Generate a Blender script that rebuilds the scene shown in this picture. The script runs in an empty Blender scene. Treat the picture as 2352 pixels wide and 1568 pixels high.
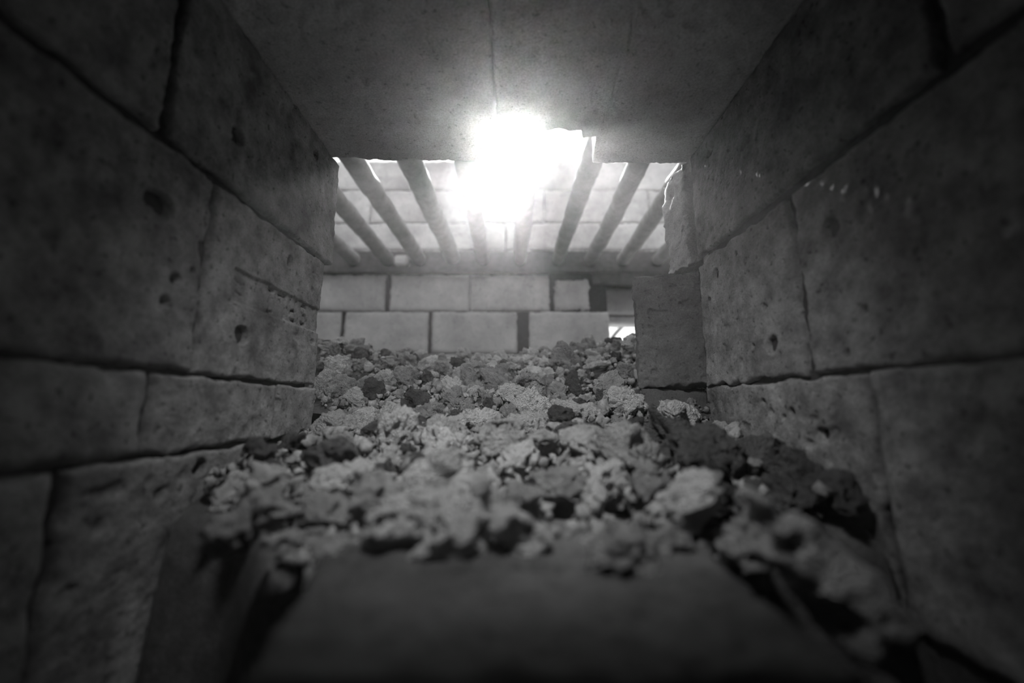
import bpy, bmesh, math, random
import numpy as np
from mathutils import Vector, Matrix, Euler

# ------------------------------------------------------------------ camera, sky, sun, exposure
scene = bpy.context.scene
F, CX, CY = 930.0, 1176.0, 784.0                       # focal length and centre, in pixels of a 2352 x 1568 frame
PITCH = math.atan(151 / F)
cam_data = bpy.data.cameras.new('camera')
cam = bpy.data.objects.new('camera', cam_data)
scene.collection.objects.link(cam)
cam_data.sensor_fit = 'HORIZONTAL'
cam_data.sensor_width = 36.0
cam_data.lens = F * 36.0 / 2352
cam_data.clip_start, cam_data.clip_end = 0.005, 200
cam_data.dof.use_dof = True
cam_data.dof.focus_distance = 0.40
cam_data.dof.aperture_fstop = 3.0
cam.rotation_euler = (math.pi / 2 + PITCH, 0, 0)
scene.camera = cam

SUN_DIR = Vector((-0.0045, 0.8076, 0.5896)).normalized()     # towards the sun
SUN_ENERGY = 16.0
SKY = 1.3
scene.view_settings.view_transform = 'Standard'
scene.view_settings.look = 'None'
scene.view_settings.gamma = 1.0
scene.view_settings.use_curve_mapping = False
scene.view_settings.exposure = 0.35

world = bpy.data.worlds.new('sky')
scene.world = world
world.use_nodes = True
nt = world.node_tree
nt.nodes.clear()


def wn(t, **kw):
    n = nt.nodes.new(t)
    for k, v in kw.items():
        setattr(n, k, v)
    return n


def wmath(op, a, b=None):
    n = wn('ShaderNodeMath', operation=op)
    for i, v in enumerate((a, b)):
        if v is None:
            continue
        if isinstance(v, (int, float)):
            n.inputs[i].default_value = v
        else:
            nt.links.new(v, n.inputs[i])
    return n.outputs[0]


tc = wn('ShaderNodeTexCoord')
dot = wn('ShaderNodeVectorMath', operation='DOT_PRODUCT')
nt.links.new(tc.outputs['Generated'], dot.inputs[0])
dot.inputs[1].default_value = SUN_DIR
ang = wmath('ARCCOSINE', wmath('MINIMUM', dot.outputs['Value'], 0.999999))
glow = wmath('MULTIPLY', wmath('EXPONENT', wmath('MULTIPLY', ang, -1 / 0.05)), 3.0)      # aureole of a hazy sky
disc = wmath('MULTIPLY', wmath('LESS_THAN', ang, math.radians(1.1)), 25.0)               # the sun itself
total = wmath('ADD', wmath('ADD', glow, disc), SKY)
bg = wn('ShaderNodeBackground')
out = wn('ShaderNodeOutputWorld')
nt.links.new(total, bg.inputs['Strength'])
bg.inputs['Color'].default_value = (1, 1, 1, 1)
nt.links.new(bg.outputs[0], out.inputs['Surface'])

sd = bpy.data.lights.new('sun', 'SUN')
sd.energy = SUN_ENERGY
sd.angle = math.radians(1.2)
sun = bpy.data.objects.new('sun', sd)
sun.rotation_euler = SUN_DIR.to_track_quat('Z', 'Y').to_euler()
sun.location = SUN_DIR * 5
scene.collection.objects.link(sun)

# unseen fill lamp added above the lens to brighten the near stones
ld = bpy.data.lights.new('fill_lamp', 'SPOT')
ld.energy = 3.6
ld.spot_size = math.radians(90)
ld.spot_blend = 1.0
ld.shadow_soft_size = 0.02
lamp = bpy.data.objects.new('fill_lamp', ld)
lamp.location = (-0.02, 0.080, 0.236)
lamp.rotation_euler = (Vector((0.0, 0.335, -0.02)) - lamp.location).to_track_quat('-Z', 'Y').to_euler()
scene.collection.objects.link(lamp)

# ------------------------------------------------------------------ helpers
RNG = random.Random(11)


def ray(px, py):
    u, v = (px - CX) / F, (CY - py) / F
    return np.array([u, math.cos(PITCH) - v * math.sin(PITCH), math.sin(PITCH) + v * math.cos(PITCH)])


def at_x(px, py, X):
    d = ray(px, py)
    return d * X / d[0]


def at_y(px, py, Y):
    d = ray(px, py)
    return d * Y / d[1]


def hash3(ix, iy, iz, seed):
    h = (ix.astype(np.uint64) * np.uint64(73856093)) ^ (iy.astype(np.uint64) * np.uint64(19349663)) ^ (iz.astype(np.uint64) * np.uint64(83492791)) ^ np.uint64((seed * 2654435761) & 0xFFFFFFFF)
    h = (h ^ (h >> np.uint64(13))) * np.uint64(1274126177) & np.uint64(0xFFFFFFFF)
    h = (h ^ (h >> np.uint64(16))) * np.uint64(2246822519) & np.uint64(0xFFFFFFFF)
    h = h ^ (h >> np.uint64(15))
    return (h & np.uint64(0xFFFFFF)).astype(np.float64) / float(0xFFFFFF)


def noise(p, seed=0):
    """value noise in -1..1, p is (n, 3)"""
    p = np.asarray(p, dtype=np.float64) + 1000.0
    i = np.floor(p).astype(np.int64)
    f = p - i
    f = f * f * f * (f * (f * 6 - 15) + 10)
    r = 0
    for dx in (0, 1):
        wx = f[:, 0] if dx else 1 - f[:, 0]
        for dy in (0, 1):
            wy = f[:, 1] if dy else 1 - f[:, 1]
            for dz in (0, 1):
                wz = f[:, 2] if dz else 1 - f[:, 2]
                r = r + wx * wy * wz * hash3(i[:, 0] + dx, i[:, 1] + dy, i[:, 2] + dz, seed)
    return r * 2 - 1


def fbm(p, seed=0, octaves=4, gain=0.5):
    r, a, s = 0, 1.0, 1.0
    p = np.asarray(p, dtype=np.float64)
    for k in range(octaves):
        r = r + a * noise(p * s, seed + k * 17)
        a *= gain
        s *= 2.03
    return r


def sstep(a, b, x):
    t = np.clip((x - a) / (b - a), 0, 1)
    return t * t * (3 - 2 * t)


def make_mesh(name, verts, quads=None, tris=None, smooth=True, extra=None):
    me = bpy.data.meshes.new(name)
    verts = np.asarray(verts, dtype=np.float32)
    loops, starts, totals, pos = [], [], [], 0
    for arr, k in ((quads, 4), (tris, 3)):
        if arr is not None and len(arr):
            arr = np.asarray(arr, dtype=np.int32).reshape(-1, k)
            loops.append(arr.ravel())
            starts.append(pos + np.arange(len(arr), dtype=np.int32) * k)
            totals.append(np.full(len(arr), k, dtype=np.int32))
            pos += len(arr) * k
    for poly in (extra or []):
        poly = np.asarray(poly, dtype=np.int32)
        loops.append(poly)
        starts.append(np.array([pos], dtype=np.int32))
        totals.append(np.array([len(poly)], dtype=np.int32))
        pos += len(poly)
    loops, starts = np.concatenate(loops), np.concatenate(starts)
    totals = np.concatenate(totals)
    me.vertices.add(len(verts))
    me.vertices.foreach_set('co', verts.ravel())
    me.loops.add(len(loops))
    me.loops.foreach_set('vertex_index', loops)
    me.polygons.add(len(starts))
    me.polygons.foreach_set('loop_start', starts)
    me.polygons.foreach_set('loop_total', totals)
    me.polygons.foreach_set('use_smooth', np.full(len(starts), smooth, dtype=bool))
    me.update(calc_edges=True)
    me.validate()
    return me


def link(name, me, mat=None, parent=None, loc=(0, 0, 0), rot=None, scale=None):
    o = bpy.data.objects.new(name, me)
    scene.collection.objects.link(o)
    o.location = loc
    if rot is not None:
        o.rotation_euler = rot
    if scale is not None:
        o.scale = scale
    if mat is not None and me is not None and not me.materials:
        me.materials.append(mat)
    if parent is not None:
        o.parent = parent
        o.matrix_parent_inverse = Matrix.Translation(-Vector(parent.location))
    return o


def tag(o, label=None, cat=None, group=None, kind=None):
    for k, v in (('label', label), ('category', cat), ('group', group), ('kind', kind)):
        if v:
            o[k] = v
    return o


def box_bm(bm, lo, hi):
    v = [bm.verts.new((x, y, z)) for z in (lo[2], hi[2]) for y in (lo[1], hi[1]) for x in (lo[0], hi[0])]
    for f in ((0, 2, 3, 1), (4, 5, 7, 6), (0, 1, 5, 4), (2, 6, 7, 3), (0, 4, 6, 2), (1, 3, 7, 5)):
        bm.faces.new([v[i] for i in f])


def boxes(name, spans, mat, parent=None, bevel=0.0, smooth=False):
    """one mesh from a list of (lo, hi) spans, origin at the base centre"""
    lo = np.min([s[0] for s in spans], axis=0)
    hi = np.max([s[1] for s in spans], axis=0)
    c = np.array([(lo[0] + hi[0]) / 2, (lo[1] + hi[1]) / 2, lo[2]])
    bm = bmesh.new()
    for s in spans:
        box_bm(bm, np.array(s[0]) - c, np.array(s[1]) - c)
    if bevel:
        bmesh.ops.bevel(bm, geom=bm.edges[:], offset=bevel, segments=2, affect='EDGES')
    me = bpy.data.meshes.new(name)
    bm.to_mesh(me)
    bm.free()
    return link(name, me, mat, parent, loc=c)


# ------------------------------------------------------------------ materials
def material(name, lo, hi, scale=40.0, speck=0.5, speck_scale=260.0, bump=0.0006, rough=0.9, per_object=0.0, stain=0.0, fine=700.0):
    m = bpy.data.materials.new(name)
    m.use_nodes = True
    t = m.node_tree
    t.nodes.clear()

    def N(ty, **kw):
        n = t.nodes.new(ty)
        for k, v in kw.items():
            setattr(n, k, v)
        return n

    def L(a, b):
        t.links.new(a, b)

    def M(op, a, b):
        n = N('ShaderNodeMath', operation=op)
        for i, v in enumerate((a, b)):
            if isinstance(v, (int, float)):
                n.inputs[i].default_value = v
            else:
                L(v, n.inputs[i])
        return n.outputs[0]
    co = N('ShaderNodeTexCoord')
    info = N('ShaderNodeObjectInfo')
    off = N('ShaderNodeVectorMath', operation='SCALE')
    off.inputs[0].default_value = (7.3, 3.1, 5.7)
    L(info.outputs['Random'], off.inputs['Scale'])
    add = N('ShaderNodeVectorMath', operation='ADD')
    L(co.outputs['Object'], add.inputs[0])
    L(off.outputs[0], add.inputs[1])
    n1 = N('ShaderNodeTexNoise')
    n1.inputs['Scale'].default_value = scale
    n1.inputs['Detail'].default_value = 6
    n1.inputs['Roughness'].default_value = 0.62
    L(add.outputs[0], n1.inputs['Vector'])
    n2 = N('ShaderNodeTexNoise')
    n2.inputs['Scale'].default_value = fine
    n2.inputs['Detail'].default_value = 3
    L(add.outputs[0], n2.inputs['Vector'])
    n3 = N('ShaderNodeTexNoise')
    n3.inputs['Scale'].default_value = speck_scale
    n3.inputs['Detail'].default_value = 2
    L(add.outputs[0], n3.inputs['Vector'])
    r1 = N('ShaderNodeMapRange')
    r1.inputs['From Min'].default_value, r1.inputs['From Max'].default_value = 0.32, 0.68
    r1.inputs['To Min'].default_value, r1.inputs['To Max'].default_value = lo, hi
    L(n1.outputs['Fac'], r1.inputs['Value'])
    v = r1.outputs[0]
    sp = N('ShaderNodeMapRange')                       # dark specks in the clay
    sp.inputs['From Min'].default_value, sp.inputs['From Max'].default_value = 0.62, 0.72
    sp.inputs['To Min'].default_value, sp.inputs['To Max'].default_value = 1.0, 1.0 - speck
    L(n3.outputs['Fac'], sp.inputs['Value'])
    v = M('MULTIPLY', v, sp.outputs[0])
    g = N('ShaderNodeMapRange')
    g.inputs['From Min'].default_value, g.inputs['From Max'].default_value = 0.3, 0.7
    g.inputs['To Min'].default_value, g.inputs['To Max'].default_value = 0.8, 1.2
    L(n2.outputs['Fac'], g.inputs['Value'])
    v = M('MULTIPLY', v, g.outputs[0])
    if stain:
        n4 = N('ShaderNodeTexNoise')
        n4.inputs['Scale'].default_value = scale * 0.35
        n4.inputs['Detail'].default_value = 5
        L(add.outputs[0], n4.inputs['Vector'])
        s = N('ShaderNodeMapRange')
        s.inputs['From Min'].default_value, s.inputs['From Max'].default_value = 0.5, 0.7
        s.inputs['To Min'].default_value, s.inputs['To Max'].default_value = 1.0, 1.0 - stain
        L(n4.outputs['Fac'], s.inputs['Value'])
        v = M('MULTIPLY', v, s.outputs[0])
    if per_object:
        o = N('ShaderNodeMapRange')
        o.inputs['To Min'].default_value, o.inputs['To Max'].default_value = 1 - per_object, 1 + per_object
        L(info.outputs['Random'], o.inputs['Value'])
        v = M('MULTIPLY', v, o.outputs[0])
    rgb = N('ShaderNodeCombineColor')
    for k in range(3):
        L(v, rgb.inputs[k])
    b = N('ShaderNodeBsdfPrincipled')
    b.inputs['Roughness'].default_value = rough
    b.inputs['Specular IOR Level'].default_value = 0.25
    L(rgb.outputs[0], b.inputs['Base Color'])
    if bump:
        hsum = M('ADD', M('MULTIPLY', n2.outputs['Fac'], 0.5), M('MULTIPLY', n3.outputs['Fac'], -0.6))
        bp = N('ShaderNodeBump')
        bp.inputs['Strength'].default_value = 0.8
        bp.inputs['Distance'].default_value = bump
        L(hsum, bp.inputs['Height'])
        L(bp.outputs[0], b.inputs['Normal'])
    o = N('ShaderNodeOutputMaterial')
    L(b.outputs[0], o.inputs['Surface'])
    return m


M_BRICK = material('fired_clay_brick', 0.11, 0.30, scale=55, speck=0.65, stain=0.40, bump=0.0011)
M_BRICK_PALE = material('pale_fired_clay_brick', 0.30, 0.46, scale=14, speck=0.25, speck_scale=120, stain=0.18, per_object=0.06)
M_SLAB = material('glow_lightened_slab', 0.44, 0.58, scale=25, speck=0.35, stain=0.2)  # slab tone raised to carry some of the sun's glow on the ceiling
M_BRICK_DARK = material('shade_darkened_brick', 0.09, 0.15, scale=40, speck=0.5, stain=0.3)  # tone lowered to hold the shadowed face of the upright brick
M_BRICK_SOOT = material('sooty_clay_brick', 0.06, 0.13, scale=30, speck=0.4, stain=0.3)
M_MORTAR = material('sooty_mortar', 0.03, 0.06, scale=120, speck=0.4)
M_LIGHT_SINK = material('light_sink_black', 0.02, 0.04, scale=60)  # near-black tone that swallows light and stands in for deep shade
M_STONE = material('grey_crumbly_stone', 0.34, 0.58, scale=1.6, speck=0.45, speck_scale=8.0, bump=0.05, per_object=0.25, fine=26.0)
M_STONE_PALE = material('pale_crumbly_stone', 0.62, 0.86, scale=1.6, speck=0.40, speck_scale=7.0, bump=0.05, per_object=0.12, fine=24.0)
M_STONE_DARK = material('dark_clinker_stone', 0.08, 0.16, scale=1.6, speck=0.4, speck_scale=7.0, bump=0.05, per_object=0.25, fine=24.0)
M_CRUMB = material('crumbled_stone', 0.10, 0.36, scale=75, speck=0.4, speck_scale=300, bump=0.0006)
M_FINES = material('gap_shade_dust', 0.04, 0.09, scale=80, speck=0.3, speck_scale=400)  # tone darkened to put shade into the gaps of the heap
M_IRON = material('rusted_iron', 0.17, 0.25, scale=50, speck=0.3, rough=0.8, per_object=0.1)
M_IRON_DARK = material('shade_darkened_iron', 0.05, 0.09, scale=50, speck=0.3, rough=0.85)  # darker copy of the iron, holding the shade along the ledge
M_GROUND = material('dry_earth', 0.30, 0.40, scale=3, speck=0.2, speck_scale=20, bump=0.004, fine=60)


# ------------------------------------------------------------------ bricks with real relief
def brick(parent, origin, uvec, vvec, nvec, U, V, D, seed, mat, res=0.0015, edge=0.002, pits=(), bumps=(), lines=(), bands=(), vend=None, rough=1.0, crumble=1.0, name='brick', label=None):
    """A brick whose shown face is a fine relief: origin is the face's lower corner, uvec/vvec span it, nvec looks out of it.
    pits: (u, v, radius, depth); bumps: the same, raised; lines: (half width, depth, [(u, v), ...]); bands: (u0, u1, v0, v1, depth)."""
    nu, nv = max(4, int(U / res)), max(4, int(V / res))
    u, v = np.linspace(0, U, nu + 1), np.linspace(0, V, nv + 1)
    uu, vv = np.meshgrid(u, v, indexing='ij')
    uu, vv = uu.ravel().copy(), vv.ravel().copy()
    P = np.stack([uu, vv, np.full_like(uu, seed * 1.37)], 1)
    de = np.minimum(np.minimum(uu, U - uu), np.minimum(vv, V - vv))
    er = edge * (1.0 + 0.9 * crumble * np.clip(fbm(P * 90, seed + 3, 3), -0.7, 2))
    t = np.clip((er - de) / er, 0, 1)
    w = -er * (1 - np.sqrt(np.maximum(0, 1 - t * t)))
    w += rough * (0.0006 * fbm(P * 22, seed, 3) + 0.0005 * fbm(P * 150, seed + 5, 3))
    w -= rough * 0.0016 * sstep(0.42, 0.75, noise(P * 130, seed + 9)) * sstep(-0.2, 0.5, noise(P * 25, seed + 10))
    for (pu, pv, pr, pd) in pits:
        dd = np.hypot(uu - pu, vv - pv) / (pr * 1.2 * (1 + 0.28 * noise(P * (0.8 / pr), seed + 21)))
        w -= 1.8 * pd * (1 - sstep(0.72, 1.0, dd)) * (1 - 0.25 * noise(P * (2.2 / pr), seed + 22))
    for (pu, pv, pr, pd) in bumps:
        dd = np.hypot(uu - pu, vv - pv) / pr
        w += pd * (1 - sstep(0.3, 1.0, dd))
    for (u0, u1, v0, v1, dp) in bands:
        sd_ = np.minimum(np.minimum(uu - u0, u1 - uu), np.minimum(vv - v0, v1 - vv)) + 0.0006 * noise(P * 200, seed + 31)
        w -= dp * sstep(-0.0003, 0.0009, sd_)
    for (hw, dp, pts) in lines:
        best = np.full(len(uu), 1e9)
        for (a, b) in zip(pts[:-1], pts[1:]):
            ax, ay, bx, by = a[0], a[1], b[0], b[1]
            L2 = (bx - ax) ** 2 + (by - ay) ** 2 + 1e-12
            s = np.clip(((uu - ax) * (bx - ax) + (vv - ay) * (by - ay)) / L2, 0, 1)
            best = np.minimum(best, np.hypot(uu - ax - s * (bx - ax), vv - ay - s * (by - ay)))
        w -= dp * (1 - sstep(hw * 0.5, hw * 1.2, best + 0.0003 * noise(P * 400, seed + 41)))
    if vend is not None:                                 # a broken far edge
        ve = vend(u)
        vv = (np.repeat(ve, nv + 1) / V) * vv
    wob = 0.0012 * crumble
    idx = np.arange((nu + 1) * (nv + 1)).reshape(nu + 1, nv + 1)
    ring = np.concatenate([idx[:, 0], idx[-1, 1:], idx[-2::-1, -1], idx[0, -2:0:-1]])
    ru, rv = uu[ring].copy(), vv[ring].copy()

    def wobble(u_, v_, depth, de_):
        Q = np.stack([u_, v_, np.full_like(u_, seed * 1.37) + depth], 1)
        k_ = (1 - sstep(0.0, 0.008, de_)) * wob
        return (u_ + k_ * fbm(Q * 70, seed + 51, 3) * (np.abs(u_ - U / 2) > U / 2 - 0.008), v_ + k_ * fbm(Q * 70, seed + 52, 3))
    uu, vv = wobble(uu, vv, 0.0, de)
    O, uv_, vv_, nn = (np.array(a, dtype=float) for a in (origin, uvec, vvec, nvec))
    front = O + uu[:, None] * uv_ + vv[:, None] * vv_ + w[:, None] * nn
    quads = np.stack([idx[:-1, :-1], idx[1:, :-1], idx[1:, 1:], idx[:-1, 1:]], -1).reshape(-1, 4)
    nr = len(ring)
    i = np.arange(nr)
    j = (i + 1) % nr
    rings, prev, base = [front], ring, len(front)
    nd = int(min(24, max(2, D / (res * 3))))
    wr = w[ring]
    for k_ in range(1, nd + 1):
        dk = D * k_ / nd
        ku, kv = wobble(ru, rv, dk, np.zeros(nr))
        rings.append(O + ku[:, None] * uv_ + kv[:, None] * vv_ + (wr * max(0, 1 - dk / 0.01) - dk)[:, None] * nn)
        cur = base + i
        quads = np.concatenate([quads, np.stack([prev[i], cur, cur[j], prev[j]], -1)])
        prev = cur
        base += nr
    verts = np.concatenate(rings)
    cap = prev[::-1]
    if np.dot(np.cross(uv_, vv_), nn) < 0:
        quads = quads[:, ::-1]
        cap = cap[::-1]
    c = O + uv_ * U / 2 + vv_ * V / 2 - nn * D / 2
    me = make_mesh(name, verts - c, quads=quads, extra=[cap])
    o = link(name, me, mat, parent, loc=c)
    if label:
        o['label'] = label
    return o


FLOOR = -0.178            # ground under the kiln, below the lens
Z1, Z2, Z3 = 0.0185, 0.1365, 0.25      # bed joints and ceiling, above the lens

# ------------------------------------------------------------------ setting: floor, walls, ceiling
floor = boxes('floor', [((-6, 0.0840, FLOOR - 0.6), (6, 10, FLOOR)), ((-6, -6, FLOOR - 0.6), (6, -0.600, FLOOR)), ((-6, -0.600, FLOOR - 0.6), (-0.182, 0.0840, FLOOR)), ((0.182, -0.600, FLOOR - 0.6), (6, 0.0840, FLOOR))], M_GROUND)
tag(floor, 'dry ground that the kiln stands on', kind='structure')


under = boxes('floor_shade_sheet', [((-0.182, 0.0845, FLOOR), (0.182, 0.370, FLOOR + 0.0025))], M_LIGHT_SINK)  # dark sheet laid where there is only deep shade
tag(under, 'dark sheet standing in for the deep shade beside the foreground brick', kind='structure')
light_pit = boxes('floor_light_pit', [((-0.182, -0.60, FLOOR - 0.60), (0.182, 0.084, FLOOR - 0.57)), ((-0.182, -0.60, FLOOR - 0.57), (-0.1795, 0.084, FLOOR)), ((0.1795, -0.60, FLOOR - 0.57), (0.182, 0.084, FLOOR)),
                               ((-0.1795, -0.60, FLOOR - 0.57), (0.1795, -0.597, FLOOR)), ((-0.1795, 0.0815, FLOOR - 0.57), (0.1795, 0.084, FLOOR))], M_LIGHT_SINK)
tag(light_pit, 'unseen deep pit added in the floor to swallow the sun patch', kind='structure')  # pit added out of view so the sun patch cannot bounce back


def px_pit(px, py, X, r, depth, y0, z0):
    p = at_x(px, py, X)
    return (p[1] - y0, p[2] - z0, r * p[1] / F * 1.05, depth)


# ---- left wall
wall_left = boxes('wall_left', [((-0.30, -0.60, FLOOR), (-0.1845, 0.362, Z3 - 0.002))], M_MORTAR)
tag(wall_left, 'left side wall of the firebox, stained firebricks with round pits', kind='structure')
XL = -0.18


def left(y0, y1, z0, z1, seed, pits=(), lines=(), bands=(), bumps=(), mat=None, x=XL, res=0.0012, **kw):
    g = 0.0011
    o = (x, y0 + g, z0 + g)
    pp = [px_pit(a, b, x, r, d, o[1], o[2]) for (a, b, r, d) in pits]
    ll = [(hw, dp, [(at_x(a, b, x)[1] - o[1], at_x(a, b, x)[2] - o[2]) for (a, b) in pts]) for (hw, dp, pts) in lines]
    bb = [(a - o[1], b - o[1], c - o[2], d - o[2], e) for (a, b, c, d, e) in bands]
    return brick(wall_left, o, (0, 1, 0), (0, 0, 1), (1, 0, 0), y1 - y0 - 2 * g, z1 - z0 - 2 * g, 0.03, seed, mat or M_BRICK, res=res, pits=pp, lines=ll, bands=bb, **kw)


def arc(c, r, a0, a1, n=8, sy=1.0):
    return [(c[0] + r * math.cos(math.radians(a0 + (a1 - a0) * k / n)), c[1] + sy * r * math.sin(math.radians(a0 + (a1 - a0) * k / n))) for k in range(n + 1)]


def letter_lines(ch, cy, cz, w, h, hw=0.0013, dp=0.0032):
    """strokes of a letter stamped upside down, in wall coordinates (y, z)"""
    if ch == 'S':
        r = h / 4
        s = arc((0, r), r, 40, 270, 10) + arc((0, -r), r, 90, -140, 10)
        st = [[(x * w / (2 * r), y) for x, y in s]]
    elif ch == 'P':
        st = [[(-w / 2, -h / 2), (-w / 2, h / 2)], [(-w / 2, h / 2)] + arc((0, h / 4), h / 4, 90, -90, 8) + [(-w / 2, 0)]]
    elif ch == 'L':
        st = [[(-w / 2, h / 2), (-w / 2, -h / 2), (w / 2, -h / 2)]]
    else:
        st = [[(0, h / 2), (0, -h / 2)], [(-w * 0.25, h / 2), (w * 0.25, h / 2)], [(-w * 0.25, -h / 2), (w * 0.25, -h / 2)]]
    return [(hw, dp, [(cy - x, cz - y) for x, y in pts]) for pts in st]


g = 0.0011
stamp = []
for ch, py_, pz_ in (('S', 702, 727), ('P', 678, 717), ('L', 652, 706), ('I', 627, 696)):
    p = at_x(py_, pz_, XL)
    stamp += letter_lines(ch, p[1] - (0.2295 + g), 0.0790 - (Z1 + g), 0.009, 0.0165)
faint = [[(546, 640), (562, 655)], [(546, 668), (562, 680)], [(530, 690), (545, 702)]]
stamp += [(0.0009, 0.0012, [(at_x(a, b, XL)[1] - 0.2306, at_x(a, b, XL)[2] - (Z1 + g)) for a, b in pts]) for pts in faint]
o = (XL, 0.2295 + g, Z1 + g)
brick(wall_left, o, (0, 1, 0), (0, 0, 1), (1, 0, 0), 0.373 - 0.2295 - 2 * g, Z2 - Z1 - 2 * g, 0.03, 3, M_BRICK, res=0.0008,
      pits=[px_pit(668, 601, XL, 13, 0.006, o[1], o[2]), px_pit(555, 768, XL, 18, 0.007, o[1], o[2])], lines=stamp,
      bands=[(0.252 - o[1], 0.40 - o[1], 0.0675 - o[2], 0.0902 - o[2], 0.0020)],
      label='firebrick stamped upside down in a sunken band')
left(0.0, 0.2278, Z1, Z2, 4, pits=[(365, 465, 28, 0.009), (470, 570, 14, 0.004), (380, 690, 12, 0.004), (405, 640, 13, 0.004), (445, 620, 8, 0.003)])
left(-0.24, 0.0, Z1, Z2, 5, res=0.004)
left(0.190, 0.390, Z2 + 0.0028, Z3, 6, pits=[(547, 313, 17, 0.008), (725, 357, 11, 0.006), (426, 363, 10, 0.005)])
left(-0.04, 0.189, Z2 + 0.0028, Z3, 7, pits=[(385, 330, 15, 0.005)])
left(-0.28, -0.04, Z2 + 0.0028, Z3, 8, res=0.004)
left(0.3142, 0.3735, -0.0245, Z1, 9, pits=[(634, 928, 13, 0.008)])
left(0.2042, 0.3126, -0.0245, Z1, 10)
left(-0.03, 0.2025, -0.0245, Z1, 12, res=0.003)
left(0.17, 0.30, -0.138, -0.0245, 13, pits=[(460, 1072, 14, 0.006)])
left(-0.06, 0.169, -0.138, -0.0245, 14, res=0.003)

# ---- right wall
wall_right = boxes('wall_right', [((0.1845, -0.60, FLOOR), (0.30, 0.362, Z3 - 0.002))], M_MORTAR)
tag(wall_right, 'right side wall of the firebox, pitted firebricks above the heap', kind='structure')
XR = 0.18


def right(y0, y1, z0, z1, seed, pits=(), bumps=(), lines=(), mat=None, x=XR, res=0.0012, **kw):
    g = 0.0011
    o = (x, y0 + g, z0 + g)
    pp = [px_pit(a, b, x, r, d, o[1], o[2]) for (a, b, r, d) in pits]
    bb = [px_pit(a, b, x, r, d, o[1], o[2]) for (a, b, r, d) in bumps]
    ll = [(hw, dp, [(at_x(a, b, x)[1] - o[1], at_x(a, b, x)[2] - o[2]) for (a, b) in pts]) for (hw, dp, pts) in lines]
    return brick(wall_right, o, (0, 1, 0), (0, 0, 1), (-1, 0, 0), y1 - y0 - 2 * g, z1 - z0 - 2 * g, 0.03, seed, mat or M_BRICK, res=res, pits=pp, bumps=bb, lines=ll, **kw)


sparks = [(1604, 492, 2.5, 0.0012), (1603, 500, 2.5, 0.0012), (1608, 507, 2.5, 0.0012), (1612, 491, 2.5, 0.001), (1622, 501, 3, 0.0013), (1627, 507, 2.5, 0.0013), (1628, 514, 2.2, 0.0012), (1640, 499, 2.4, 0.0012), (1646, 504, 3, 0.0013), (1590, 487, 1.8, 0.001)]
right(0.2478, 0.3775, Z1, Z2, 23, crumble=1.8, pits=[(1770, 791, 16, 0.008), (1642, 629, 11, 0.006), (1627, 692, 9, 0.005), (1712, 600, 5, 0.003), (1690, 583, 4, 0.003), (1755, 705, 7, 0.003), (1728, 795, 5, 0.003)])
right(0.015, 0.2437, Z1, Z2, 24, pits=[(1908, 521, 21, 0.009), (1985, 712, 10, 0.004), (1945, 812, 9, 0.004), (1850, 610, 6, 0.003)])
right(-0.22, 0.015, Z1, Z2, 25, res=0.004)
right(0.150, 0.3765, Z2 + 0.0055, Z3, 26, pits=[(1628, 349, 11, 0.006), (1768, 420, 5, 0.002)], bumps=sparks, lines=[(0.0008, 0.003, [(1739, 300), (1738, 325), (1740, 350)])])
right(-0.08, 0.148, Z2 + 0.0055, Z3, 27, pits=[(1985, 165, 30, 0.006)], res=0.002)
right(-0.32, -0.081, Z2 + 0.0055, Z3, 28, res=0.004)
right(0.2055, 0.381, -0.100, Z1, 29, crumble=1.4, pits=[(1752, 922, 6, 0.003), (1770, 945, 7, 0.003), (1818, 948, 9, 0.003), (1800, 957, 6, 0.002), (1886, 996, 12, 0.003)])
right(-0.03, 0.2045, -0.100, Z1, 30, pits=[(1935, 1100, 11, 0.004)], res=0.002)
# the upright brick set behind the corner, its pale edge showing past the wall
brick(wall_right, (0.1752, 0.384, Z2 + 0.006), (1, 0, 0), (0, 0, 1), (0, -1, 0), 0.064, Z3 - Z2 - 0.007, 0.05, 35, M_BRICK_PALE, res=0.001, edge=0.003, crumble=2.2,
      label='upright brick edge behind the corner, sunlit along its rim')

# ---- ceiling
ceiling = boxes('ceiling', [((-0.30, -0.60, Z3 + 0.052), (0.30, 0.290, Z3 + 0.066)), ((-0.30, -0.60, Z3), (-0.19, 0.29, Z3 + 0.052)), ((0.19, -0.60, Z3), (0.30, 0.29, Z3 + 0.052))], M_MORTAR)
tag(ceiling, 'roof of flat slabs over the firebox with a corner broken out', kind='structure')


def ceil_end_left(u):
    p = np.stack([u, u * 0 + 3.3, u * 0], 1)
    return 0.3815 + 0.0016 * fbm(p * 60, 71, 4) - 0.004 * (1 - sstep(0.012, 0.03, np.abs(u - 0.065)))


def ceil_end_right(u):
    X = u - 0.0140                        # u = 0 lies at x = -0.014
    p = np.stack([u, u * 0 + 1.7, u * 0], 1)
    e = 0.3345 + (0.345 - 0.3345) * sstep(0.0635, 0.0665, X) + (0.3850 - 0.345) * sstep(0.0785, 0.0835, X)
    return e + 0.0011 * fbm(p * 110, 72, 4)


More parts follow.
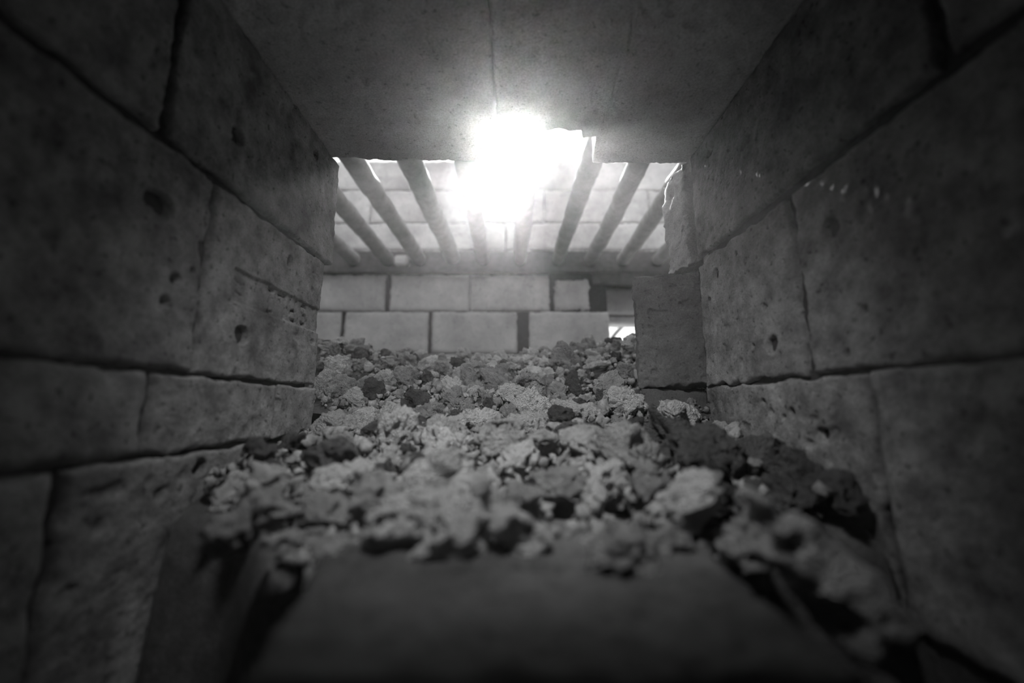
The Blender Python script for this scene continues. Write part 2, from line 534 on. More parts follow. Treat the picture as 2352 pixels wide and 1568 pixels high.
brick(ceiling, (-0.24, 0.0, Z3), (1, 0, 0), (0, 1, 0), (0, 0, -1), 0.2245, 0.3815, 0.052, 41, M_SLAB, res=0.0015, vend=ceil_end_left, edge=0.0015, rough=1.3, name='slab')
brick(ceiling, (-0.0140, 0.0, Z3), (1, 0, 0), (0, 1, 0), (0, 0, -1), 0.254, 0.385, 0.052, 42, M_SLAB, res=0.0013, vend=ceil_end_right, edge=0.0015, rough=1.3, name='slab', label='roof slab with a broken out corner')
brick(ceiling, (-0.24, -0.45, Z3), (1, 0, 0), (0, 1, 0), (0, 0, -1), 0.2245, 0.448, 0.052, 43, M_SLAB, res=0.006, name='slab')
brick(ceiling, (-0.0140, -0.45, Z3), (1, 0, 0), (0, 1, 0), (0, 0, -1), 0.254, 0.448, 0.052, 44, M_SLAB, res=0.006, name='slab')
# course above the roof, carrying the near ends of the grate bars
wall_front = boxes('wall_front', [((-0.70, 0.215, Z3 + 0.0665), (0.70, 0.290, 0.3805)), ((-0.70, 0.215, 0.3765), (0.70, 0.2155, 0.3805))], M_BRICK)
tag(wall_front, 'low brick course over the firebox roof under the bar ends', kind='structure')
rear = boxes('wall_rear_blocker', [((-0.30, -0.64, FLOOR), (0.30, -0.60, Z3 + 0.066))], M_LIGHT_SINK)  # added out of view to keep daylight from entering behind the lens
tag(rear, 'unseen dark end wall behind the lens, added to block light', kind='structure')

for side, x0, x1 in (('left', -0.70, -0.186), ('right', 0.186, 0.70)):
    wing = boxes('wall_mouth_' + side, [((x0, 0.3625, FLOOR), (x1, 0.3755, 0.246)), ((x0 if side == 'left' else 0.301, 0.25, FLOOR), (-0.301 if side == 'left' else x1, 0.3625, 0.376))], M_BRICK_PALE)  # unseen wings, made pale to bounce sunlight into the chamber
    tag(wing, side + ' wall beside the firebox mouth, facing the open chamber', kind='structure')
# ---- chamber side walls
wl = boxes('wall_chamber_left', [((-0.70, 0.362, FLOOR), (-0.62, 1.30, 0.76))], M_BRICK_PALE)
tag(wl, 'left wall of the open chamber beyond the firebox mouth', kind='structure')
wr = boxes('wall_chamber_right', [((0.62, 0.362, FLOOR), (0.70, 1.00, 0.60))], M_BRICK_PALE)
tag(wr, 'right wall of the open chamber beyond the firebox mouth', kind='structure')

# ---- back wall, lower part (under the bars) and upper part (behind them)
wall_back = boxes('wall_back', [((-0.62, 1.086, FLOOR), (0.262, 1.155, 0.352)), ((-0.62, 1.086, 0.352), (0.40, 1.155, 0.400))], M_MORTAR)
tag(wall_back, 'lower back wall of pale bricks under the grate bars', kind='structure')


def flat(parent, x0, x1, z0, z1, Y, seed, mat=M_BRICK_PALE, D=0.06, edge=0.004, name='brick', res=0.006, **kw):
    return brick(parent, (x0, Y, z0), (1, 0, 0), (0, 0, 1), (0, -1, 0), x1 - x0, z1 - z0, D, seed, mat, res=res, edge=edge, name=name, rough=1.5, **kw)


Y = 1.08
k = 100
for (x0, x1) in ((-0.62, -0.350), (-0.336, -0.1165), (-0.1145, 0.1035), (0.1165, 0.216)):
    flat(wall_back, x0, x1, 0.2595, 0.3640 if x1 < 0.105 else 0.352, Y, k, edge=0.004 if x1 < 0.105 else 0.010)
    k += 1
for (x0, x1) in ((-0.62, -0.4665), (-0.4565, -0.2285), (-0.2175, 0.0140), (0.0460, 0.2650)):
    flat(wall_back, x0, x1, 0.1430, 0.2580, Y, k)
    k += 1
for (x0, x1) in ((-0.62, -0.3415), (-0.3405, -0.1075), (-0.1065, 0.06), (0.061, 0.265)):
    flat(wall_back, x0, x1, 0.0270, 0.1415, Y, k)
    k += 1
wall_top = boxes('wall_back_upper', [((-0.62, 1.167, 0.3545), (0.72, 1.24, 0.752))], M_MORTAR)
tag(wall_top, 'upper back wall of large pale bricks behind the grate bars', kind='structure')
for z0, z1, cuts in ((0.662, 0.760, (-0.62, -0.30, 0.02, 0.35, 0.72)), (0.555, 0.661, (-0.62, -0.435, -0.12, 0.10, 0.42, 0.72)), (0.467, 0.554, (-0.62, -0.327, -0.02, 0.27, 0.55, 0.72)), (0.355, 0.466, (-0.62, -0.20, 0.08, 0.40, 0.72))):
    for x0, x1 in zip(cuts[:-1], cuts[1:]):
        flat(wall_top, x0 + 0.001, x1 - 0.001, z0 + 0.001, z1 - 0.0005, 1.16, k, edge=0.003, D=0.07)
        k += 1
# bricks of the broken right end, seen past the lower wall
end = bpy.data.objects.new('wall_end', None)
scene.collection.objects.link(end)
end.location = (0.40, 1.16, FLOOR)
tag(end, 'broken brick end beside the gap at the right of the back wall', kind='structure')
flat(end, 0.236, 0.62, 0.2705, 0.3535, 1.165, 190)
flat(end, 0.245, 0.62, 0.2445, 0.2665, 1.172, 191, edge=0.003)
flat(end, 0.40, 0.62, FLOOR, 0.2440, 1.172, 192, mat=M_BRICK_PALE)

# ------------------------------------------------------------------ heap
def lerp_table(x, xs, ys):
    return np.interp(x, xs, ys)


def heap_height(x, y):
    x, y = np.asarray(x, float), np.asarray(y, float)
    h = lerp_table(y, [0.10, 0.135, 0.155, 0.20, 0.264, 0.32, 0.379, 0.45, 0.52, 0.58, 0.65, 0.75, 0.9, 1.1], [-0.085, -0.070, -0.058, -0.047, -0.034, -0.022, -0.008, 0.018, 0.046, 0.062, 0.070, 0.064, 0.05, 0.04])
    far = sstep(0.40, 0.58, y)
    h = h + far * (0.022 * sstep(0.10, 0.26, -x - 0.02) + 0.022 * sstep(0.02, 0.16, x))
    h = h + (1 - far) * (-0.004 * sstep(0.08, 0.17, np.abs(x)))
    yf = 0.137 + 0.055 * sstep(0.085, 0.15, -x) + 0.035 * sstep(0.055, 0.10, x)
    h = h - 0.13 * sstep(0.0, 0.028, yf - y)
    P = np.stack([x, y, x * 0], -1).reshape(-1, 3)
    n = 0.007 * fbm(P * 22, 5, 2).reshape(x.shape)
    return np.maximum(h + n * sstep(0.1, 0.25, y), FLOOR)


def heap_hit(px, py):
    d = ray(px, py)
    t = np.linspace(0.08, 1.2, 2400)
    p = t[:, None] * d
    under = p[:, 2] < heap_height(p[:, 0], p[:, 1])
    i = int(np.argmax(under)) if under.any() else int(np.argmin(np.abs(p[:, 1] - 0.64)))
    return p[i]


gx, gy = np.linspace(-0.60, 0.60, 300), np.linspace(0.07, 1.074, 320)
GX, GY = np.meshgrid(gx, gy, indexing='ij')
ok = (np.abs(GX) < 0.178) | (GY > 0.392)
GZ = heap_height(GX, GY - 0.035 * (1 - sstep(0.20, 0.30, GY))) - 0.004
Pn = np.stack([GX.ravel(), GY.ravel(), GX.ravel() * 0], 1)
GZ += 0.003 * fbm(Pn * 90, 61, 3).reshape(GZ.shape)
idx = np.arange(GX.size).reshape(GX.shape)
q = np.stack([idx[:-1, :-1], idx[1:, :-1], idx[1:, 1:], idx[:-1, 1:]], -1).reshape(-1, 4)
okf = ok.ravel()[q].all(axis=1)
me = make_mesh('rubble_fines', np.stack([GX.ravel(), GY.ravel(), np.maximum(GZ.ravel(), FLOOR + 0.001)], 1), quads=q[okf])
heap = link('rubble_fines', me, M_FINES)
tag(heap, 'fine grey dust and grit the stones of the heap lie in', 'grit', kind='stuff')


# ---- stone shapes
def remesh(blobs, voxel, subdiv=3):
    bm = bmesh.new()
    for (c, r, sc, rot) in blobs:
        m = Matrix.Translation(c) @ Euler(rot).to_matrix().to_4x4() @ Matrix.Diagonal((sc[0] * r, sc[1] * r, sc[2] * r, 1))
        bmesh.ops.create_icosphere(bm, subdivisions=subdiv, radius=1.0, matrix=m)
    me = bpy.data.meshes.new('tmp')
    bm.to_mesh(me)
    bm.free()
    o = bpy.data.objects.new('tmp', me)
    scene.collection.objects.link(o)
    md = o.modifiers.new('r', 'REMESH')
    md.mode = 'VOXEL'
    md.voxel_size = voxel
    dg = bpy.context.evaluated_depsgraph_get()
    em = o.evaluated_get(dg).to_mesh()
    nV = len(em.vertices)
    co = np.empty(nV * 3, dtype=np.float32)
    em.vertices.foreach_get('co', co)
    no = np.empty(nV * 3, dtype=np.float32)
    em.vertices.foreach_get('normal', no)
    lp = np.empty(len(em.loops), dtype=np.int32)
    em.loops.foreach_get('vertex_index', lp)
    lt = np.empty(len(em.polygons), dtype=np.int32)
    em.polygons.foreach_get('loop_total', lt)
    o.evaluated_get(dg).to_mesh_clear()
    bpy.data.objects.remove(o)
    bpy.data.meshes.remove(me)
    assert (lt == 4).all()
    return co.reshape(-1, 3).astype(float), no.reshape(-1, 3).astype(float), lp.reshape(-1, 4)


def carve(co, no, seed, cuts=3, warp=0.16, rough=1.0, strata=0.0, holes=6):
    r = np.random.RandomState(seed)
    p = co.copy()
    for k in range(cuts):                                # broken flat sides
        n = r.normal(size=3)
        n /= np.linalg.norm(n)
        e = p @ n - r.uniform(0.45, 0.8)
        p -= np.outer(np.where(e > 0, e * 0.85, 0), n)
    w = np.stack([fbm(co * 1.6, seed + 1, 2), fbm(co * 1.6, seed + 2, 2), fbm(co * 1.6, seed + 3, 2)], 1)
    p += warp * w
    d = 0.13 * fbm(co * 2.6, seed + 4, 3) + rough * (0.085 * (1 - 2 * np.abs(noise(co * 4.5, seed + 5))) + 0.05 * (1 - 2 * np.abs(noise(co * 9, seed + 6))) + 0.03 * noise(co * 17, seed + 7))
    if strata:
        ax = r.normal(size=3)
        ax /= np.linalg.norm(ax)
        d += strata * np.abs(np.sin((co @ ax) * 9 + 2 * noise(co * 2, seed + 8)))
    for k in range(holes):
        c = co[r.randint(len(co))]
        rad = r.uniform(0.07, 0.2)
        d -= 0.8 * rad * (1 - sstep(0.5, 1.0, np.linalg.norm(co - c, axis=1) / rad))
    p += no * d[:, None]
    p -= (p.max(0) + p.min(0)) / 2
    return p / (np.abs(p).max())


def proto(kind, seed, voxel=0.05):
    r = np.random.RandomState(seed)

    def R():
        return tuple(r.uniform(0, 6.28, 3))
    if kind == 'lump':
        b = [((0, 0, 0), 0.8, (1, r.uniform(0.7, 0.95), r.uniform(0.6, 0.9)), R())]
        for k in range(r.randint(1, 3)):
            d = r.normal(size=3)
            d = d / np.linalg.norm(d) * r.uniform(0.35, 0.6)
            b.append((tuple(d), r.uniform(0.35, 0.55), (1, 1, 0.8), R()))
        kw = dict(cuts=4, warp=0.18)
    elif kind == 'cluster':
        b = [((0, 0, 0), 0.5, (1, 1, 1), R())]
        for k in range(r.randint(4, 7)):
            d = r.normal(size=3)
            d = d / np.linalg.norm(d) * r.uniform(0.4, 0.75)
            b.append((tuple(d), r.uniform(0.22, 0.42), (1, 0.8, 0.7), R()))
        kw = dict(cuts=1, warp=0.22, rough=1.5)
    elif kind == 'slab':
        b = [((0, 0, 0), 1.0, (1, r.uniform(0.6, 0.8), r.uniform(0.26, 0.36)), (0, 0, 0)), ((r.uniform(-0.4, 0.4), r.uniform(-0.3, 0.3), 0.1), 0.6, (1, 0.8, 0.4), (0, 0, 0))]
        kw = dict(cuts=5, warp=0.14, strata=0.05)
    elif kind == 'bar':
        b = [((-0.5, 0, 0), 0.45, (1.2, 0.9, 0.75), R()), ((0, 0.04, 0), 0.42, (1.4, 0.8, 0.8), (0, 0, 0)), ((0.5, 0, 0.04), 0.4, (1.2, 0.9, 0.9), R())]
        kw = dict(cuts=3, warp=0.16)
    elif kind == 'disc':                                 # shell like piece with a raised rim
        b = [((0, 0, 0), 1.0, (0.95, 0.85, 0.24), (0, 0, 0))]
        for k in range(14):
            a = k / 14 * 6.283
            b.append(((0.8 * math.cos(a), 0.7 * math.sin(a), 0.12), 0.16, (1.3, 1.3, 1), (0, 0, a)))
        kw = dict(cuts=1, warp=0.08, rough=0.8)
    elif kind == 'wedge':
        b = [((0, 0, 0), 0.85, (1, 0.75, 0.7), R()), ((0.55, 0, 0.3), 0.4, (1.5, 0.7, 0.6), (0, 0.5, 0.2))]
        kw = dict(cuts=8, warp=0.10, strata=0.03)
    elif kind == 'arch':                                 # forked, arched piece
        b = []
        for k in range(9):
            a = math.radians(-25 + k / 8 * 175)
            b.append(((0.55 * math.cos(a) + 0.1, 0.05 * math.sin(k), 0.62 * math.sin(a) - 0.15), 0.27 - 0.012 * abs(k - 5), (1, 0.9, 1.1), (0, 0, 0)))
        b += [((-0.3, 0, 0.6), 0.25, (1, 0.9, 1.2), (0, 0.4, 0)), ((-0.42, 0, 0.82), 0.2, (1, 0.9, 1.2), (0, 0.4, 0)), ((0.72, 0, -0.55), 0.17, (0.8, 0.8, 1.6), (0, 0.2, 0))]
        kw = dict(cuts=0, warp=0.10, holes=2)
    elif kind == 'block':                                # blunt block with one round hole
        b = [((0, 0, 0), 0.85, (1.1, 0.8, 0.75), (0, 0, 0)), ((0.4, 0, 0.25), 0.5, (1.2, 1, 0.9), R()), ((-0.45, 0, -0.1), 0.55, (1, 1, 1), R())]
        kw = dict(cuts=7, warp=0.10, rough=0.4, holes=3)
    elif kind == 'tongue':                               # long piece with a thin tapering tail
        b = [((0.35, 0, 0), 0.62, (1.15, 0.8, 0.72), R()), ((0.75, 0.05, -0.1), 0.4, (1, 0.9, 0.8), R()), ((-0.15, 0, 0.1), 0.42, (1.3, 0.8, 0.7), (0, 0, 0)), ((-0.62, 0, 0.2), 0.28, (1.5, 0.8, 0.6), (0, -0.2, 0)), ((-0.95, 0, 0.28), 0.18, (1.4, 0.8, 0.6), (0, -0.2, 0))]
        kw = dict(cuts=3, warp=0.10, rough=0.35, holes=2)
    co, no, qd = remesh(b, voxel)
    return make_mesh('stone_' + kind, carve(co, no, seed * 7 + 1, **kw), quads=qd)


POOL = {}
for kind, n in (('lump', 8), ('cluster', 6), ('slab', 3), ('bar', 3), ('disc', 2), ('wedge', 3), ('arch', 2), ('tongue', 1), ('block', 3)):
    POOL[kind] = [proto(kind, 10 + 13 * k + len(kind)) for k in range(n)]
    for m_ in POOL[kind]:
        m_.materials.append(M_STONE)
TONES = {}


def toned(me, tone):
    if tone == 'grey':
        return me
    key = (me.name, tone)
    if key not in TONES:
        c = me.copy()
        c.materials.clear()
        c.materials.append(M_STONE_DARK if tone == 'dark' else M_STONE_PALE)
        TONES[key] = c
    return TONES[key]


placed = []                                              # (x, y, r)


def stone(me, loc, r, rot, scale=(1, 1, 1), label='', group=None, tone='grey', name='rubble_stone'):
    o = link(name, toned(me, tone), None, None, loc=loc, rot=rot, scale=(r * scale[0], r * scale[1], r * scale[2]))
    tag(o, label, 'stone', group)
    placed.append((loc[0], loc[1], r))
    return o


R_ = math.radians
# stones that can be told apart: (px, py of the middle, half width in px, shape, variant, (sx, sy, sz), turn about the view, lift, label, dark)
HEROES = [
    (1882, 1295, 205, 'tongue', 0, (1, .8, .8), (0, 40, 0), 0.62, 'large pale elongated stone with a thin tail, alone at the lower right', 'pale', ''),
    (945, 1238, 102, 'block', 0, (1, .9, .75), (0, -20, 10), 1.0, 'bright blocky stone on the near edge of the heap, largest of the front row', 'pale', 'the bright blocky stone'),
    (1035, 1290, 98, 'block', 1, (1, .8, .9), (10, -28, 0), 0.8, 'pale bar-shaped stone jutting out over the near brick', 'pale', 'the jutting bar stone'),
    (1150, 1262, 104, 'arch', 0, (1, .9, 1), (0, 12, 0), 0.7, 'forked arching stone whose thin end hangs over the near brick', 'pale', 'the forked arching stone'),
    (785, 1112, 70, 'wedge', 0, (1, .9, .8), (20, -25, 30), 0.9, 'bright wedge-shaped stone with grooves, at the left of the heap', 'pale', 'the bright grooved wedge'),
    (855, 1160, 64, 'lump', 1, (1, .9, .9), (0, 30, 0), 0.6, 'rounded stone just below the bright grooved wedge', 'grey', ''),
    (592, 1128, 66, 'cluster', 0, (1, .9, .8), (0, 10, 0), 0.8, 'grey knobbly stone standing in the dark at the left of the heap', 'grey', 'the knobbly stone at left'),
    (545, 1242, 84, 'bar', 1, (1, .7, .8), (0, -35, 0), 0.9, 'long grey stone pointing down at the lower left end of the heap', 'grey', ''),
    (665, 1230, 80, 'arch', 1, (1, 1, .7), (0, 190, 20), 0.5, 'hollow curved stone at the lower left of the heap', 'grey', 'the hollow curved stone'),
    (745, 1190, 62, 'lump', 4, (1, 1, .8), (30, 0, 20), 0.5, 'grey blunt stone between the hollow curved stone and the grooved wedge', 'grey', ''),
    (975, 1085, 112, 'block', 2, (1.05, .9, .8), (0, -30, 20), 0.1, 'big smooth tilted stone in the middle of the heap', 'grey', 'the big tilted stone'),
    (912, 995, 56, 'wedge', 1, (.75, .8, 1.2), (0, 20, 0), 0.8, 'pale broken stone standing upright left of the middle', 'pale', 'the upright broken stone'),
    (1152, 1010, 52, 'disc', 0, (.95, 1.1, .9), (68, 0, 10), 0.8, 'round disc-shaped stone standing on edge in the middle', 'grey', 'the standing disc stone'),
    (1345, 1025, 64, 'wedge', 2, (1, .9, .85), (0, 0, 60), 0.7, 'broad peaked stone right of the middle', 'grey', 'the broad peaked stone'),
    (1565, 1190, 90, 'wedge', 0, (1.1, .8, .7), (0, 32, 140), 0.7, 'pointed stone at the right of the near row, its tip towards the near brick', 'pale', 'the pointed stone at right'),
    (1205, 1200, 74, 'cluster', 1, (1, .9, .9), (0, 0, 40), 0.7, 'fuzzy rounded stone just behind the forked arching stone', 'grey', ''),
    (985, 1160, 60, 'slab', 0, (1, .7, .9), (0, -22, 0), 0.6, 'flat sloping stone behind the bright blocky stone', 'grey', ''),
    (1020, 995, 64, 'lump', 3, (1, .9, .7), (0, 15, 0), 0.6, 'rounded smooth stone beside the upright broken stone', 'grey', ''),
    (1098, 962, 54, 'slab', 1, (1, .8, .8), (5, 0, 20), 0.8, 'flat pale slab of stone lying behind the standing disc stone', 'pale', ''),
    (1208, 975, 46, 'bar', 2, (1, .8, .8), (0, 5, 10), 0.7, 'long flat stone right of the standing disc stone', 'pale', ''),
    (1438, 925, 46, 'slab', 2, (1, .8, 1.3), (70, 10, 0), 0.8, 'pale layered stone leaning below the dark upright brick', 'pale', 'the leaning layered stone'),
    (1372, 842, 30, 'slab', 0, (1, .7, .7), (5, -6, 0), 1.0, 'thin flat bright stone lying near the crest on the right', 'pale', 'the flat bright crest stone'),
    (1085, 868, 38, 'lump', 4, (1, .9, .95), (0, 0, 80), 0.9, 'large round grey stone near the crest in the middle', 'grey', 'the round crest stone'),
    (1290, 866, 18, 'bar', 0, (1.2, .7, .8), (0, 80, 0), 1.0, 'small stubby stone standing upright near the crest', 'pale', ''),
    (1335, 945, 40, 'bar', 1, (1, .8, .8), (0, 4, 0), 0.8, 'stout oblong stone below the dip right of the middle', 'pale', 'the stout oblong stone'),
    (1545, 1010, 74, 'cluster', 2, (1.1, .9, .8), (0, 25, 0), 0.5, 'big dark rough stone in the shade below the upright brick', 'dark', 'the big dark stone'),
    (830, 822, 25, 'lump', 5, (1, .8, .9), (0, 30, 0), 1.0, 'dark lump of clinker on the crest at the left', 'dark', 'the clinker on the crest'),
    (1050, 838, 17, 'lump', 6, (1, .9, .8), (0, 0, 0), 1.2, 'smooth dark round stone on the crest in the middle', 'dark', ''),
    (775, 803, 16, 'cluster', 3, (1, .9, .8), (0, 0, 0), 1.2, 'dark clinker at the left end of the crest beside the wall', 'dark', ''),
    (975, 912, 42, 'slab', 2, (1, .8, .8), (10, 30, 0), 0.6, 'dark hollow slab of stone left of the middle', 'dark', 'the dark hollow slab'),
    (1190, 1060, 54, 'wedge', 1, (1, .9, .8), (0, -20, 30), 0.7, 'pale peaked stone in front of the standing disc stone', 'pale', ''),
]
LANDMARKS = [('the left wall corner', -0.178, 0.378), ('the upright brick', 0.150, 0.400), ('the right wall', 0.178, 0.290), ('the left wall', -0.178, 0.270)]
for (px, py, hw, kind, var, sc, turn, lift, label, tone, short) in HEROES:
    p = heap_hit(px, py + 0.55 * hw)
    if px > 1800:
        p = at_y(px, py + 30, 0.132)
    elif py > 1150:
        p = at_y(px, py + 0.2 * hw, max(0.140, p[1]))
    r = hw * p[1] / F * 1.12
    me = POOL[kind][var % len(POOL[kind])]
    z = p[2] + (0 if px > 1800 else lift * r * 0.6)
    stone(me, (p[0], p[1], z), r, (R_(turn[0]), R_(turn[1]), R_(turn[2])), sc, label, None, tone)
    if short:
        LANDMARKS.append((short, p[0], p[1]))

# the rest of the 300 largest, alike within their part of the heap
GROUPS = {'near': 'rough stones at the near end of the heap', 'middle': 'rough stones in the middle of the heap', 'far': 'rough stones towards the crest of the heap'}
SHAPES = {'lump': 'lumpy', 'cluster': 'knobbly', 'slab': 'flat', 'bar': 'oblong', 'wedge': 'angular', 'disc': 'shell-shaped'}
CLASSES = {}
rs = np.random.RandomState(5)
radii = sorted([float(np.clip(rs.lognormal(math.log(0.0122), 0.36), 0.0075, 0.023)) for _ in range(300 - len(HEROES))], reverse=True)
kinds = ['lump'] * 8 + ['cluster'] * 8 + ['slab'] * 3 + ['bar'] * 3 + ['wedge'] * 4 + ['disc']
for r in radii:
    for attempt in range(400):
        if rs.rand() < 0.46:
            y = rs.uniform(0.150, 0.385)
            x = rs.uniform(-0.172, 0.172)
            if y < 0.2 and (x < -0.11 or x > 0.10):
                continue
        else:
            y = rs.uniform(0.385, 0.67)
            x = rs.uniform(-0.46 * y - 0.02, 0.46 * y + 0.02)
            if y < 0.47 and x > 0.11:
                continue
            if y < 0.41 and abs(x) > 0.16:
                continue
        lim = 0.178 if y < 0.40 else 0.6
        if abs(x) + r * 0.8 > lim:
            continue
        if all((x - a) ** 2 + (y - b) ** 2 > (0.66 * (r + c)) ** 2 for a, b, c in placed):
            break
    else:
        continue
    shade = (x < -0.045 and 0.19 < y < 0.33) or (x > 0.085 and 0.20 < y < 0.42)      # more dark stones here, partly standing in for shade
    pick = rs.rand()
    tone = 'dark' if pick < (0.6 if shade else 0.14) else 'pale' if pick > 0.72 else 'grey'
    area = 'near' if y < 0.24 else 'middle' if y < 0.42 else 'far'
    kind = kinds[rs.randint(len(kinds))]
    me = POOL[kind][rs.randint(len(POOL[kind]))]
    z = float(heap_height(x, y)) + r * rs.uniform(0.05, 0.45)
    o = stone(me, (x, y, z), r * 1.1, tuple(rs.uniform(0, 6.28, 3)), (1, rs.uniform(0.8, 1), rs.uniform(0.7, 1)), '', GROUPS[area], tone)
    name, lx, ly = min(LANDMARKS, key=lambda m_: (m_[1] - x) ** 2 + (m_[2] - y) ** 2)
    dx, dy = x - lx, y - ly
    where = ('behind' if dy > 0 else 'in front of') if abs(dy) > abs(dx) else ('right of' if dx > 0 else 'left of')
    CLASSES.setdefault((tone, kind, where, name), []).append((dx * dx + dy * dy, o))
ORD = ['nearest', 'second nearest', 'third nearest', 'fourth nearest', 'fifth nearest', 'sixth nearest', 'seventh nearest', 'eighth nearest', 'ninth nearest']
NUM = ['', 'one', 'two', 'three', 'four', 'five', 'six', 'seven', 'eight', 'nine', 'ten']
for (tone, kind, where, name), members in CLASSES.items():
    members.sort(key=lambda t_: t_[0])
    for k_, (d_, o) in enumerate(members):
        o['label'] = f'{tone} {SHAPES[kind]} stone {where} {name}' + (f', {ORD[min(k_, 8)]} of {NUM[min(len(members), 10)]} such' if len(members) > 1 else '')

# ---- the small stuff between: one object
lows = []
for s in range(8):
    bm = bmesh.new()
    bmesh.ops.create_icosphere(bm, subdivisions=2, radius=1.0)
    co = np.array([v.co[:] for v in bm.verts])
    tr = np.array([[v.index for v in f.verts] for f in bm.faces])
    bm.free()
    lows.append((carve(co * (1, 0.85, 0.7), co, 300 + s, cuts=6, warp=0.35, rough=1.5, holes=2), tr))
VV, TT, base = [], [], 0
n = 0
while n < 4000:
    if rs.rand() < 0.45:
        y = rs.uniform(0.135, 0.40)
        x = rs.uniform(-0.174, 0.174)
        if y < 0.137 + 0.055 * sstep(0.085, 0.15, -x) + 0.035 * sstep(0.055, 0.10, x) + 0.015 + 0.02 * sstep(0.07, 0.12, abs(x)):
            continue
    else:
        y = rs.uniform(0.40, 0.70)
        x = rs.uniform(-0.46 * y - 0.03, 0.46 * y + 0.03)
    r = float(np.clip(rs.lognormal(math.log(0.0031), 0.42), 0.0013, 0.0075))
    co, tr = lows[rs.randint(len(lows))]
    z = float(heap_height(x, y)) + rs.uniform(-0.3, 0.9) * r + rs.uniform(0, 0.004)
    M3 = np.array(Euler(tuple(rs.uniform(0, 6.28, 3))).to_matrix())
    VV.append((co * r) @ M3.T + np.array([x, y, z]))
    TT.append(tr + base)
    base += len(co)
    n += 1
me = make_mesh('rubble_crumbs', np.concatenate(VV), tris=np.concatenate(TT))
crumbs = link('rubble_crumbs', me, M_CRUMB)
tag(crumbs, 'small crumbs and chips filling the gaps between the stones', 'crumbs', kind='stuff')

# ------------------------------------------------------------------ loose bricks
ta = math.radians(18)
root = brick(None, (0.1295, 0.4155, Z1 + 0.0015), (math.cos(ta), -math.sin(ta), 0), (0, 0, 1), (-math.sin(ta), -math.cos(ta), 0), 0.0660, 0.1180, 0.050, 51, M_BRICK_DARK, res=0.0009, edge=0.0025, crumble=1.8, rough=1.2,
             lines=[(0.0006, 0.0012, [(0.018, 0.058), (0.021, 0.044), (0.024, 0.030), (0.023, 0.022)])], name='upright_brick')
tag(root, 'dark brick standing on end at the right side of the firebox mouth', 'brick')
b2 = boxes('brick_under', [((0.1300, 0.4120, -0.06), (0.1980, 0.500, Z1))], M_BRICK_DARK, bevel=0.002)
b2.name = 'buried_brick'
tag(b2, 'dark brick half buried in the heap under the upright brick', 'brick')
b3 = brick(None, (-0.0646, 0.0845, -0.050), (1, 0, 0), (0, 1, 0), (0, 0, 1), 0.134, 0.115, 0.062, 52, M_BRICK_SOOT, res=0.0012, edge=0.003, crumble=1.6, rough=2.0, name='near_brick')
for v_ in b3.data.vertices:                              # a wedge brick, wider towards the heap
    v_.co.x = v_.co.x * (1 + 2.66 * v_.co.y) - 0.097 * v_.co.y
tag(b3, 'wide flat tapering brick lying in front of the heap in the foreground', 'brick')
b4 = boxes('lower_brick', [((-0.056, 0.0855, FLOOR + 0.003), (0.065, 0.208, -0.1125))], M_BRICK_DARK, bevel=0.003)
tag(b4, 'dark brick lying on the ground beneath the foreground brick', 'brick')


# ------------------------------------------------------------------ grate bars and the iron they rest on
def rod_mesh(pts, r, seed, n=28, rings=90):
    pts = np.array(pts, float)
    seg = np.concatenate([[0], np.cumsum(np.linalg.norm(np.diff(pts, axis=0), axis=1))])
    s = np.linspace(0, seg[-1], rings)
    c = np.stack([np.interp(s, seg, pts[:, k]) for k in range(3)], 1)
    for _ in range(10):
        c[1:-1] = (c[:-2] + 2 * c[1:-1] + c[2:]) / 4
    a = np.linspace(0, 2 * math.pi, n, endpoint=False)
    V = []
    for k in range(rings):
        rr = r * (1 - (0.12 if k in (0, rings - 1) else 0))
        ring = np.stack([c[k, 0] + rr * np.cos(a), np.full(n, c[k, 1]), c[k, 2] + rr * np.sin(a)], 1)
        V.append(ring)
    V = np.concatenate(V)
    cc = np.repeat(c, n, axis=0)
    d = V - cc
    f = 1 + 0.07 * fbm(V * 45, seed, 3) + 0.05 * noise(V * 18, seed + 4) - 0.12 * sstep(0.45, 0.8, noise(V * 60, seed + 9))
    V = cc + d * f[:, None]
    i = np.arange(rings - 1)[:, None] * n + np.arange(n)[None]
    j = np.arange(rings - 1)[:, None] * n + (np.arange(n)[None] + 1) % n
    q = np.stack([i, j, j + n, i + n], -1).reshape(-1, 4)
    o = c[len(c) // 2]
    return make_mesh('grate_bar', V - o, quads=q, extra=[np.arange(n), (np.arange(n) + (rings - 1) * n)[::-1]]), o


bars = [(-0.434, -0.440, 0.018), (-0.341, -0.345, 0.018), (-0.255, -0.266, 0.0185), (-0.162, -0.174, 0.0205), (-0.079, -0.076, 0.0175), (0.023, 0.032, 0.0175), (0.126, 0.135, 0.0175), (0.214, 0.206, 0.0175), (0.305, 0.290, 0.0175), (0.401, 0.392, 0.018), (0.495, 0.49, 0.018)]
bl = ['round rusty grate bar overhead, leftmost of the row', 'rusty grate bar second from the left, half hidden by the wall', 'rusty grate bar third from the left, bright edge near the roof corner', 'thickest grate bar, left of the sun and sloping to the right',
      'grate bar just left of the sun, washed out by light', 'grate bar just right of the sun, crossing the broken roof corner', 'grate bar at the right end of the broken roof corner', 'bent grate bar with a kink, second right of the broken corner',
      'grate bar with a sunlit tip at the right end of the roof edge', 'grate bar mostly hidden behind the right wall corner', 'grate bar at the far right, behind the right wall']
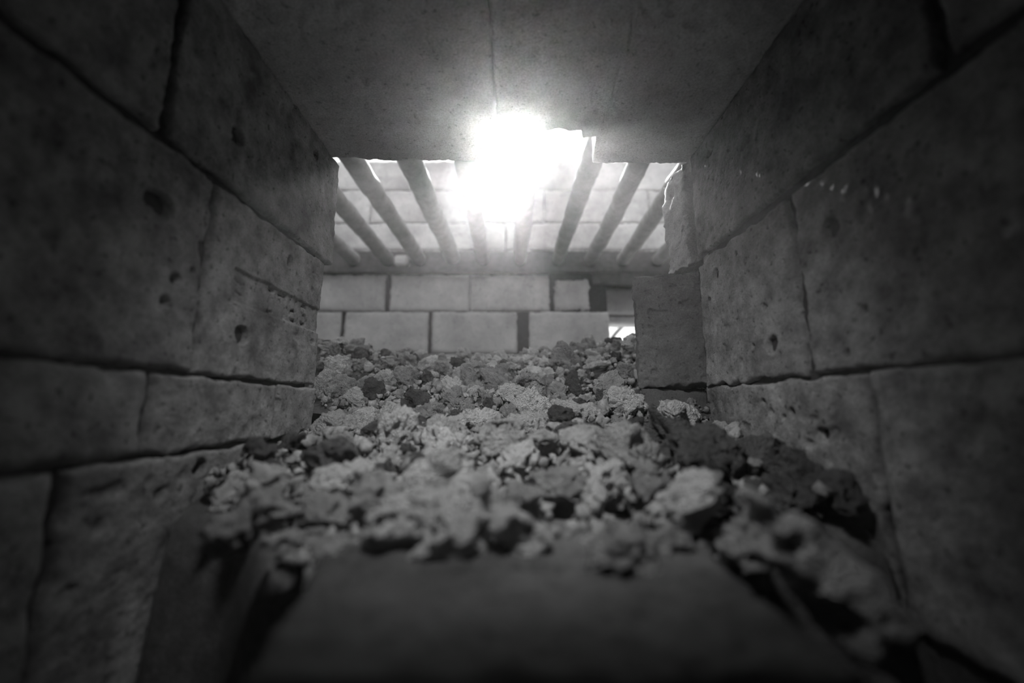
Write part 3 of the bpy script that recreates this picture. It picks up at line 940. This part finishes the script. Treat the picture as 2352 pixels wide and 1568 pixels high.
for k, (xf, xn, r) in enumerate(bars):
    bend = 0.012 if k == 7 else 0.0
    kz = 0.381 + r * 1.02 + 0.001
    pts = [(xn, 0.225, kz), (xn + (xf - xn) * 0.35, 0.55, kz + 0.001), (xn + (xf - xn) * 0.62 + bend * 0.4, 0.78, kz + 0.001), (xf + bend * 0.2, 0.93, kz), (xf, 1.0705, kz)]
    me, o = rod_mesh(pts, r, 200 + 7 * k)
    b = link('grate_bar', me, M_IRON, None, loc=o)
    tag(b, bl[k], 'grate bar', 'round grate bars over the chamber')
ai = boxes('angle_iron', [((-0.618, 1.058, 0.3645), (0.618, 1.0795, 0.3785)), ((-0.618, 1.0715, 0.3785), (0.618, 1.0795, 0.4280))], M_IRON_DARK)
tag(ai, 'dark angle iron along the back wall carrying the grate bars', 'angle iron')
fl = boxes('gap_shade_strip', [((0.222, 1.066, 0.3340), (0.615, 1.0795, 0.3640))], M_IRON_DARK)  # dark strip put where the open gap only lies in shade
tag(fl, 'dark strip standing in for the shaded gap under the angle iron at right', 'dark strip')
p = at_y(905, 606, 1.03)
ch = boxes('brick_chip', [((-0.320, 1.046, 0.3790), (-0.282, 1.0705, 0.4080))], M_BRICK_PALE, bevel=0.004)
tag(ch, 'small block of brick wedged between two grate bars at left', 'brick chip')
a, c = at_y(1395, 775, 1.30), at_y(1462, 722, 1.30)
me, o = rod_mesh([(a[0] - 0.10, 1.28, FLOOR), tuple(a), tuple(c)], 0.006, 400, n=12, rings=24)
rod = link('iron_rod', me, M_IRON, None, loc=o)
tag(rod, 'thin iron rod leaning outside the gap at the right', 'rod')

# ------------------------------------------------------------------ haze volume added to imitate the glow around the sun
hz = bpy.data.materials.new('glow_haze')
hz.use_nodes = True
t = hz.node_tree
t.nodes.clear()
vs = t.nodes.new('ShaderNodeVolumeScatter')
vs.inputs['Density'].default_value = 0.075
vs.inputs['Anisotropy'].default_value = 0.86
vo = t.nodes.new('ShaderNodeOutputMaterial')
t.links.new(vs.outputs[0], vo.inputs['Volume'])
haze = boxes('glow_haze', [((-0.179, -0.59, FLOOR + 0.004), (0.179, 0.372, Z3 - 0.001))], hz)
tag(haze, 'added haze standing in for the glow around the sun', 'dust', kind='stuff')
